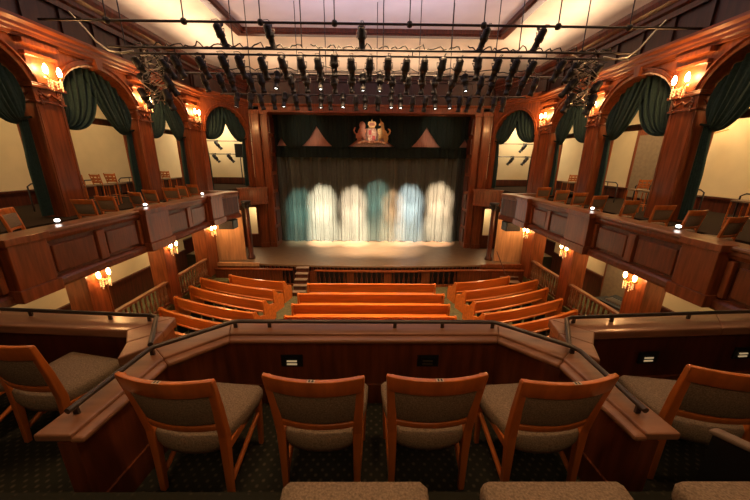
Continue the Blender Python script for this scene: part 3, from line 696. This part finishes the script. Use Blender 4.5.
LP=[((-5.85,12.02),(-3.42,11.28)),((-6.85,11.65),(-3.55,10.45)),((-6.8,10.8),(-3.6,9.55)),((-6.78,9.85),(-3.62,8.7)),((-6.75,9.0),(-3.6,7.85)),((-6.7,8.15),(-3.6,7.0))]
for s in (-1,1):
    for i,(a,b_) in enumerate(LP):
        if s<0: t=make_pew(a,b_,hp,.10)
        else: t=make_pew((-b_[0],b_[1]),(-a[0],a[1]),hp,.10)
        tag(t,'orange curved pew in the %s block, %s row from the stage'%(SIDE[s],ORD[i]),'pew','pews in the %s block'%SIDE[s])

cs=thing('equipment_case',(-4.25,8.12,ZF+.475),R(25),'black equipment case with a pale paper on a left block pew','case')
MB().box(-.22,.22,-.10,.10,0,.14).build('case_body','black',cs,bevel=.01); MB().plate([(-.22,.0),(.22,.0),(.22,.14),(-.22,.14)],(0,.10,.13),(1,0,0),(0,.3,.95),(0,-.95,.3),.015).build('lid','black',cs); MB().box(-.5,-.26,-.10,.12,.0,.012).build('paper','plate',cs)
# ------------------------------------------------------------------ our balcony
ZB=-1.84; Z2=-1.50
st(MB().box(-6.9,6.9,1.07,2.16,ZB-.2,ZB).build('balcony_floor','carpet'),'dark patterned carpet under the front row of chairs','floor')
st(MB().box(-6.9,6.9,-4,1.07,ZB-.2,Z2).build('balcony_riser','carpet'),'raised carpeted tier under the second row of chairs','floor')
st(MB().box(-6.9,6.9,-4,2.4,-2.35,ZB-.2).build('balcony_soffit','dark'),'wooden underside of the rear balcony','soffit')
OX=.03
def inout(z0,z1,I,O,mb):
    n=len(I)
    for i in range(n-1): mb.prism([I[i],I[i+1],O[i+1],O[i]],z0,z1)
I=[(-1.28,1.14),(-1.24,1.69),(-.965,1.96),(1.0,1.97),(1.29,1.69),(1.34,1.15)]
O=[(-1.51,1.14),(-1.44,1.86),(-1.06,2.22),(1.10,2.22),(1.50,1.87),(1.56,1.15)]
def off(P,Q,t): return [(p[0]+(q[0]-p[0])*t,p[1]+(q[1]-p[1])*t) for p,q in zip(P,Q)]
pp=thing('parapet',(0,2.0,ZB),0,'low mahogany parapet around the centre box with a wide worn cap','parapet',None,'structure'); ppo=(0,2.0,ZB)
q=MB(); inout(ZB-.2,-1.285,off(I,O,.16),off(I,O,.55),q); rel(q,ppo).build('inner_wall','panel',pp)
q=MB(); inout(-2.35,-1.285,off(I,O,.6)[1:5],off(I,O,.98)[1:5],q); rel(q,ppo).build('outer_wall','panel',pp)
q=MB(); inout(-1.29,-1.258,I,off(I,O,.30),q); rel(q,ppo).build('inner_step','ledge',pp,bevel=.012)
q=MB(); inout(-1.28,-1.24,off(I,O,.24),O,q); rel(q,ppo).build('cap','ledge',pp,bevel=.008)
q=MB(); inout(ZB,ZB+.17,off(I,O,.10),off(I,O,.3),q); rel(q,ppo).build('skirting','panel',pp)
q=MB()
for k in range(11):
    x=-.9+k*.18; q.box(x-.004,x+.004,2.015,2.03,-1.65,-1.33)
rel(q,ppo).build('board_joints','black',pp)
# side parapets
for s in (-1,1):
    sp=thing('side_parapet',(s*3.5,2.2,ZB),0,'long mahogany parapet of the %s seating section'%SIDE[s],'parapet',None,'structure'); o3=(s*3.5,2.2,ZB)
    I2=[(s*1.58,1.72),(s*1.66,1.90),(s*1.78,2.06),(s*2.85,2.13),(s*5.6,2.3)]
    O2=[(s*1.47,1.84),(s*1.50,2.05),(s*1.54,2.27),(s*3.1,2.42),(s*5.5,2.55)]
    q=MB(); inout(-1.31,-1.24,I2,O2,q); rel(q,o3).build('cap','ledge',sp,bevel=.01)
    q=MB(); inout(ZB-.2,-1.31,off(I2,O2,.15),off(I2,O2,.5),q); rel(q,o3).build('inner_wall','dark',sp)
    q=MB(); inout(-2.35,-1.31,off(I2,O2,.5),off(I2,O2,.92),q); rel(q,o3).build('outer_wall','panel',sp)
    q=MB(); inout(ZB,ZB+.15,off(I2,O2,.05),off(I2,O2,.3),q); rel(q,o3).build('skirting','panel',sp)
# hand rails
def rail(name,pts,posts,label):
    t=thing(name,(pts[0][0],pts[0][1],-1.24),0,label,'handrail'); o=(pts[0][0],pts[0][1],-1.24)
    P=[(p[0]-o[0],p[1]-o[1],p[2]-o[2]) for p in pts]
    MB().tube(P,.016,10).build('rail','rail',t)
    for p in posts:
        MB().box(p[0]-.013-o[0],p[0]+.013-o[0],p[1]-.006-o[1],p[1]+.006-o[1],0,p[2]-o[2]).build('post','rail',t)
    return t
zr=-1.19
rail('handrail',[(-1.42,1.23,zr),(-1.385,1.74,zr),(-1.36,1.78,zr),(-1.0,2.10,zr),(-.96,2.115,zr),(1.0,2.12,zr),(1.04,2.105,zr),(1.42,1.80,zr),(1.45,1.74,zr),(1.45,1.24,zr)],
     [(-1.42,1.27,zr),(-1.375,1.76,zr),(-.98,2.11,zr),(-.72,2.115,zr),(.25,2.118,zr),(.62,2.12,zr),(1.01,2.115,zr),(1.43,1.79,zr),(1.45,1.28,zr)],'dark bronze handrail around the centre box parapet')
for s in (-1,1):
    rail('handrail',[(s*1.41,1.80,zr),(s*1.62,2.17,zr),(s*1.68,2.20,zr),(s*3.0,2.30,zr),(s*5.5,2.46,zr)],[(s*1.70,2.2,zr),(s*2.03,2.225,zr),(s*2.72,2.28,zr),(s*3.4,2.33,zr),(s*4.2,2.38,zr)],'dark bronze handrail along the %s side parapet'%SIDE[s])
# step lights in the parapet
def step_light(loc,rz,label,lit=True):
    t=thing('step_light',loc,rz,label,'step light','louvred step lights in the parapet')
    MB().box(-.085,.085,-.008,.0,-.055,.055).build('face_plate','black',t,bevel=.004)
    for z in (-.028,-.002): MB().box(-.038,.038,-.014,-.006,z-.006,z+.005).build('slat','slat' if lit else 'slatoff',t)
    MB().box(-.05,.05,-.02,-.008,.026,.034).build('hood','black',t)
step_light((-.535,2.01,-1.46),0,'lit louvred step light in parapet, left of centre')
step_light((.50,2.015,-1.46),0,'dim louvred step light in parapet, right of centre',False)
step_light((2.31,2.12,-1.50),R(4),'lit louvred step light in right parapet, beside the bronze rail bend')
step_light((3.16,2.185,-1.50),R(4),'lit louvred step light in right parapet at the frame edge')

# ------------------------------------------------------------------ chairs
def make_chair():
    t=thing('theatre_chair')
    def bar(pts,wx,wy,name,m='chair',bev=.006):      # rectangular section swept through points
        vs=[];fs=[];n=len(pts)
        for i,p in enumerate(pts):
            a=wx[i] if isinstance(wx,(list,tuple)) else wx; b=wy[i] if isinstance(wy,(list,tuple)) else wy
            x,y,z=p; vs+=[(x-a/2,y-b/2,z),(x+a/2,y-b/2,z),(x+a/2,y+b/2,z),(x-a/2,y+b/2,z)]
        for i in range(n-1):
            for k in range(4): fs.append((i*4+k,i*4+(k+1)%4,(i+1)*4+(k+1)%4,(i+1)*4+k))
        fs+= [(3,2,1,0),tuple(range(4*n-4,4*n))]
        return MB().add(vs,fs).build(name,m,t,bevel=bev)
    for s in (-1,1):
        bar([(s*.205,-.21,0),(s*.205,-.20,.25),(s*.208,-.195,.43),(s*.218,-.225,.62),(s*.232,-.27,.835)],[.034,.042,.050,.048,.040],[.03,.04,.045,.038,.03],'back_leg')
        bar([(s*.215,.14,0),(s*.222,.145,.36)],[.028,.04],[.028,.04],'front_leg')
        MB().tube([(s*.207,-.19,.10),(s*.218,.14,.26)],.016,6).build('side_stretcher','chair',t)
        MB().box(s*.212-.012,s*.212+.012,-.19,.14,.32,.365).build('side_rail','chair',t)
    # top rail, bowed to the rear
    def curved(z0,z1,x0,x1,y0,y1,d,bow,name,m,n=12,th=.022,extra=0,bev=.005):
        vs=[];fs=[]
        for i in range(n+1):
            u=-1+2*i/n; b=-bow*(1-u*u)
            vs+=[(x0*u,y0+b-th/2,z0),(x0*u,y0+b+th/2,z0),(x1*u,y1+b+th/2,z1+extra*abs(u)),(x1*u,y1+b-th/2,z1+extra*abs(u))]
        for i in range(n):
            for k in range(4): fs.append((i*4+k,i*4+(k+1)%4,(i+1)*4+(k+1)%4,(i+1)*4+k))
        fs+=[(3,2,1,0),tuple(range(4*n,4*n+4))]
        q=MB().add(vs,fs); q.sm=[True]*len(q.sm); return q.build(name,m,t,bevel=bev)
    curved(.742,.842,.242,.250,-.253,-.270,0,.045,'top_rail','chair',th=.026)
    curved(.480,.520,.213,.215,-.202,-.208,0,.035,'lower_rail','chair',th=.026)
    curved(.525,.750,.203,.222,-.205,-.248,0,.036,'back_pad','fabric',th=.034,bev=.012)
    # upholstered seat with a rounded rear edge
    n=10; out=[]
    for k in range(n+1):
        a=PI*k/n; out.append((-.205*math.cos(a), -.17-.085*math.sin(a)))
    out=[(-.25,.165),(-.245,.02)]+out+[(.245,.02),(.25,.165),(.235,.18),(-.235,.18)]
    q=MB(); m_=len(out)
    vs=[];fs=[]
    for (k,z) in ((.80,.30),(.94,.325),(1,.37),(1,.415),(.95,.438),(.6,.447),(.02,.45)):
        vs+=[(x*k,y*k+(.0),z) for x,y in out]
    for j in range(6):
        for i in range(m_): fs.append((j*m_+i,j*m_+(i+1)%m_,(j+1)*m_+(i+1)%m_,(j+1)*m_+i))
    fs.append(tuple(range(m_-1,-1,-1))); fs.append(tuple(range(6*m_,7*m_)))
    q.add(vs,fs,True); q.build('seat','fabric',t)
    # number plate on the top rail
    pl_=MB().box(-.018,.018,-.326,-.306,.8415,.8435).build('number_plate','plate',t)
    MB().box(-.012,-.003,-.323,-.309,.8435,.8442).box(.003,.012,-.323,-.309,.8435,.8442).build('digits','ink',pl_)
    return t
ch0=make_chair(); used=False
def chair(x,y,z,rz,label,group,sc=1):
    """x,y = plan point of the middle of the top rail"""
    global used
    o=copy_tree(ch0) if used else ch0; used=True
    a=R(rz); o.rotation_euler=(0,0,a); off_=Vector((0,-.285))
    ox=off_.x*math.cos(a)-off_.y*math.sin(a); oy=off_.x*math.sin(a)+off_.y*math.cos(a)
    o.location=(x-ox*sc,y-oy*sc,z); o.scale=(sc,sc,sc)
    tag(o,label,'chair',group); return o
G='chairs in the centre box'
for i,(x,y,rz,l) in enumerate(((-.93,1.235,-6,'leftmost of the four'),(-.215,1.245,-2,'second from the left of the four'),(.395,1.255,1.5,'third from the left of the four'),(1.04,1.235,5,'rightmost of the four'))):
    chair(x,y,ZB,rz,'beech chair with tweed seat in centre front row, '+l,G)
for x,rz,l in ((.015,0,'at the bottom middle edge'),(.70,0,'at the bottom edge right of middle'),(1.38,0,'at the bottom right edge'),):
    chair(x,.335,Z2,rz,'second row chair showing its tweed seat front '+l,'chairs in the second row')
chair(-2.06,1.53,ZB,-12,'dark shaded beech chair in the left section beside the centre box','chairs in the left section')
chair(-2.66,1.50,ZB,-8,'shaded chair in the left section at the frame edge','chairs in the left section')
chair(1.96,1.29,ZB,-9,'dark backed beech chair in the right section beside the centre box','chairs in the right section')
chair(2.50,1.34,ZB,-14,'shaded chair at the right frame edge behind the right parapet','chairs in the right section')
# low partition at the lower right
pt=thing('low_partition',(1.6,.95,Z2),R(0),'low dark partition with a worn grey wooden cap at the lower right','partition')
MB().prism([(-.005,.12),(.02,.12),(.42,-.38),(.39,-.38)],0,.34).build('board','black',pt); MB().prism([(-.02,.13),(.03,.14),(.44,-.38),(.38,-.38)],.34,.365).build('cap','step',pt,bevel=.008)

# side balcony chairs
def sidechairs(s,lst):
    for i,(y,rz,x) in enumerate(lst):
        chair(s*x,y,ZU,s*(rz),'orange framed chair by the %s balcony ledge, %s from the camera end'%(SIDE[s],ORD[i]),'chairs along the %s balcony ledge'%SIDE[s])
sidechairs(-1,[(5.15,62,6.1),(6.5,4,6.05),(7.12,8,6.1),(8.1,22,6.15),(8.72,16,6.2),(9.5,4,6.1),(10.2,24,6.2),(10.85,20,6.2)])
sidechairs(1,[(4.95,16,6.15),(5.65,14,6.2),(6.32,6,6.2),(7.15,14,6.2),(8.2,14,6.2),(9.0,12,6.2),(9.8,10,6.15),(10.9,4,6.15)])
# tall ladder-back stools behind
def make_stool():
    t=thing('high_stool')
    for s in (-1,1):
        MB().tube([(s*.19,-.19,0),(s*.18,-.18,.72),(s*.20,-.25,1.12)],.018,6).build('back_leg','chair',t); MB().tube([(s*.19,.19,0),(s*.18,.18,.70)],.018,6).build('front_leg','chair',t)
        MB().tube([(s*.19,-.19,.3),(s*.19,.19,.3)],.012,6).build('side_stretcher','chair',t)
    for z,y in ((1.06,-.245),(.94,-.225),(.84,-.205)): MB().box(-.19,.19,y-.01,y+.01,z-.035,z+.035).build('back_slat','chair',t)
    for x in (-.08,.08): MB().box(x-.025,x+.025,-.235,-.215,.84,1.06).build('back_spindle','chair',t)
    MB().box(-.2,.2,-.2,.2,.70,.76).build('seat','fabric',t,bevel=.02); MB().tube([(-.19,.19,.22),(.19,.19,.22)],.012,6).build('foot_rail','chair',t)
    return t
s0=make_stool(); f1=True
for s,lst in ((-1,((7.95,8),(8.5,0),(9.05,12),(9.6,5),(10.95,10),(12.1,5))),(1,((5.4,10),(6.2,5),(8.3,12),(8.9,0),(11.0,10),(12.1,5)))):
    for i,(y,rz) in enumerate(lst):
        o=s0 if f1 else copy_tree(s0); f1=False
        o.scale=(.85,.85,.8); o.location=(s*(7.66+.06*(i%2)),y,-1.3); o.rotation_euler=(0,0,s*R(rz)); tag(o,'tall ladder back stool behind the %s arches, %s from the camera end'%(SIDE[s],ORD[i]),'stool','ladder back stools behind the %s arches'%SIDE[s])
# little white ledge lamps
for s,lst in ((-1,((5.63*.99,5.7),(7.72,5.62),(10.4,5.62))),(1,((5.45,5.68),(7.7,5.66)))):
    for i,(y,x) in enumerate(lst):
        t=thing('ledge_lamp',(s*x,y,-1.14),0,'small glowing white lamp on the %s balcony ledge, %s from the camera end'%(SIDE[s],ORD[i]),'lamp','small white ledge lamps')
        MB().lathe([(.0,0),(.05,0),(.05,.02),(.02,.03)],(0,0,0),12).build('base','black',t); MB().lathe([(.025,.03),(.042,.045),(.038,.072),(0,.085)],(0,0,0),12).build('globe','lamp',t)

# ------------------------------------------------------------------ lighting rig
def pipe(name,x0,x1,y,z,label,r=.028,rods=(),zt=4.75,clamps=True):
    t=thing(name,((x0+x1)/2,y,z),0,label,'lighting pipe'); m=(x0+x1)/2
    MB().tube([(x0-m,0,0),(x1-m,0,0)],r,8).build('pipe','steel',t)
    for x in rods:
        MB().tube([(x-m,0,0),(x-m,0,zt-z)],.013,6).build('hanging_rod','steel',t)
        if clamps: MB().lathe([(0,-.07),(.05,-.05),(.07,0),(.05,.05),(0,.07)],(x-m,0,0),10).build('clamp','black',t)
    return t
pipe('lighting_pipe',-6.9,7.05,7.5,2.78,'highest black pipe across the hall with ball clamps',.026,[-5.5,-3.9,-2.3,-.75,.83,2.4,3.98,5.5],4.98)
pipe('lighting_pipe',-6.1,6.3,8.2,2.51,'upper pipe of the front lighting bridge',.028,[-5.7,-3.2,-1.6,.3,1.9,3.5,5.0],4.98,False)
pipe('lighting_pipe',-6.0,6.2,8.25,2.40,'lower pipe of the front lighting bridge',.024,[-4.6,-1.2,1.0,4.2],2.52,False)
pipe('lighting_pipe',-5.6,5.8,10.0,2.42,'middle lighting pipe carrying a row of spotlights',.028,[-3.5,-1.3,1.4,3.6],4.98,False)
pipe('lighting_pipe',-5.2,5.4,11.7,2.20,'lighting pipe nearest the stage',.028,[-2.5,.2,2.7],4.98,False)
def make_spot():
    t=thing('stage_spotlight')
    # clamp at origin, body hangs below; aims along +Y and down by 52 degrees
    MB().tube([(-.0,0,.03),(0,0,-.10)],.018,6).box(-.03,.03,-.04,.04,-.02,.05).build('clamp','steel',t)
    MB().tube([(-.14,0,-.30),(-.14,0,-.12),(.14,0,-.12),(.14,0,-.30)],.012,6).build('yoke','steel',t)
    rm=(Matrix.Rotation(R(-52),3,'X')@Matrix.Rotation(R(-90),3,'X'))
    o=(0,0,-.28)
    b=MB().lathe([(0,-.30),(.065,-.29),(.10,-.25),(.108,-.08),(.122,-.06),(.122,.04),(.09,.06),(.085,.24),(.10,.25),(.10,.33),(.085,.33),(.068,.26),(0,.26)],o,14,rm)
    b.build('body','black',t)
    f=MB()
    for k in range(5): f.lathe([(.103,-.24+k*.035),(.12,-.235+k*.035),(.103,-.23+k*.035)],o,14,rm)
    f.build('cooling_fins','steel',t)
    le=MB().lathe([(.066,.27),(.05,.30),(0,.315)],o,12,rm).build('lens','black',t)
    d=rm@Vector((0,0,1)); g=Vector(o)
    MB().tube([g-d*.29,(0,-.30,-.02),(.05,-.18,.05),(.1,0,.02)],.010,6).build('cable','black',t)
    return t,le
sp0,le0=make_spot()
le_lit=M['lens']
lens_lit_mesh=le0.data.copy(); lens_lit_mesh.materials[0]=le_lit
f1=[True]
def sp(x,y,z,lit,label,group,rz=None,tx=0,flip=False):
    o=sp0 if f1[0] else copy_tree(sp0); f1[0]=False
    tgt=Vector((x*.35,16.5)); a=math.atan2(-(tgt.x-x),tgt.y-y) if rz is None else rz
    o.location=(x,y,z); o.rotation_euler=(R(tx),0,a); o.scale=(.8,.8,.8)
    if flip: o.rotation_euler=(R(tx),R(180),a)
    if lit:
        o.rotation_euler[0]-=R(24)
        for c_ in o.children:
            if c_.name.startswith('lens'): c_.data=lens_lit_mesh
    tag(o,label,'stage light',group); return o
for i,x in enumerate((-3.42,-2.3,-.2,2.62,3.9)):
    t=sp(x,8.2,2.98,False,'black stage spotlight standing above the front bridge pipe, %s from the left'%ORD[i],'spotlights above the front bridge',rz=x*.17,tx=-10)
    MB().tube([(0,0,-.5),(0,0,.03)],.014,6).build('stem','steel',t)
row=[-4.55,-4.0,-3.42,-3.05,-2.55,-2.05,-1.62,-1.22,-.84,-.44,-.02,.42,.84,1.28,1.68,2.1,2.52,2.98,3.42,3.85,4.5]
for i,x in enumerate(row):
    sp(x,8.3+.05*math.sin(i*2.1),2.36,i in (8,16),'black stage spotlight hanging in the front row of the rig, %s from the left'%ORD[i],'spotlights of the front row',rz=x*.16+.08*math.sin(i*3.3),tx=-12+4*math.sin(i*1.7))
row=[-4.75+i*.415 for i in range(24)]
for i,x in enumerate(row):
    sp(x+.05*math.sin(i*2.7),10.0,2.38,i in (5,8,11,12,18),'black stage spotlight in the middle row of the rig, %s from the left'%ORD[i],'spotlights of the middle row',rz=x*.15+.12*math.sin(i*1.9),tx=-22+6*math.sin(i*2.3))
row=[-4.5+i*.395 for i in range(24)]
for i,x in enumerate(row):
    sp(x+.05*math.sin(i*2.1),11.7,2.16,i in (0,1,4,7,9,11,13,14,17,18),'black stage spotlight in the row nearest the stage, %s from the left'%ORD[i],'spotlights of the row nearest the stage',rz=x*.15+.10*math.sin(i*2.9),tx=-24+5*math.sin(i*1.3))
# side ladders hung with lights
for s in (-1,1):
    q=thing('lighting_ladder',(s*5.35,8.6,1.35),0,'hanging ladder frame on the %s crowded with cables and spotlights'%SIDE[s],'lighting ladder')
    for x in (-.2,.2): MB().tube([(x,0,0),(x,0,1.2)],.02,8).build('upright','chrome',q)
    for z in (.1,.45,.8,1.1): MB().tube([(-.32,0,z),(.32,0,z)],.016,8).build('rung','chrome',q)
    for j in range(15):
        pts=[(random.uniform(-.35,.35),random.uniform(-.15,.15),.1+.15*k+random.uniform(-.1,.1)) for k in range(8)]
        MB().tube(pts,.012,5).build('cable','chrome' if j%2 else 'black',q)
    k=0
    for z,xx,rr in ((2.42,-.32,-1.0),(2.40,.30,-.6),(2.08,-.28,-1.2),(2.02,.34,-.8),(1.72,-.30,-1.0),(1.68,.28,-.5)):
        sp(s*5.35+xx,8.6,z,False,'black spotlight clustered on the %s hanging ladder, %s from the top'%(SIDE[s],ORD[k]),'spotlights on the %s ladder'%SIDE[s],rz=s*rr*-1.0,tx=-8+10*math.sin(k)); k+=1
    # loose cable looping from the wall cornice to the bridge
    q=MB().tube([(s*6.66,8.0,3.12),(s*6.4,8.0,2.82),(s*6.2,8.0,2.55),(s*5.95,8.0,2.37),(s*5.7,8.02,2.34),(s*5.45,8.08,2.40)],.018,6)
    tag(q.build('loose_cable','chrome'),'pale cable looping from the %s cornice to the lighting bridge'%SIDE[s],'cable')
# cables wound along the bridge
for i,(y,z,x0,x1) in enumerate(((8.22,2.575,-5.5,-1.5),(8.22,2.575,-1.4,2.2),(8.22,2.575,2.3,5.8),(9.92,2.54,-5,5))):
    pts=[(x0+(x1-x0)*k/60,y+.04*math.sin(k*1.3),z+.035*math.sin(k*.9)+(.05 if k%11==0 else 0)-(.06 if k%7==3 else 0)) for k in range(61)]
    tag(MB().tube(pts,.015,5).build('cable_run','black'),['black cable wound along the left of the front bridge','black cable wound along the middle of the front bridge','black cable wound along the right of the front bridge','black cable wound along the middle lighting pipe'][i],'cable')
# light bars seen through the corner arches
for s in (-1,1):
    for j,z in enumerate((1.0,.32)):
        xa,xb=sorted((s*6.3,s*9.2)); m=(xa+xb)/2
        t=thing('wall_light_bar',(m,17.7,z),0,'thin black bar with lights behind the %s corner arch, %s'%(SIDE[s],['upper one','lower one'][j]),'lighting pipe')
        MB().tube([(xa-m,0,0),(xb-m,0,0)],.025,6).build('bar','steel',t)
    for j,(x,z) in enumerate(((8.35,1.0),(7.75,.32),(8.55,.32))):
        sp(s*x,17.65,z,False,'black spotlight hanging behind the %s corner arch, %s'%(SIDE[s],['the upper one','the lower one nearer the stage','the lower one farther from the stage'][j]),'spotlights behind the %s corner arch'%SIDE[s],rz=s*R(75),tx=0)
t=thing('loudspeaker',(-7.15,17.5,.15),0,'dark loudspeaker on a stand behind the left corner arch','speaker')
MB().box(-.2,.2,-.15,.15,0,.7).build('cabinet','black',t,bevel=.02); MB().tube([(0,0,0),(0,0,-1.45)],.025,8).build('stand','steel',t)

# ------------------------------------------------------------------ lift everything so the stalls floor is z = 0
for o in list(S.objects):
    if o.parent is None: o.location.z += H
bpy.context.view_layer.update()
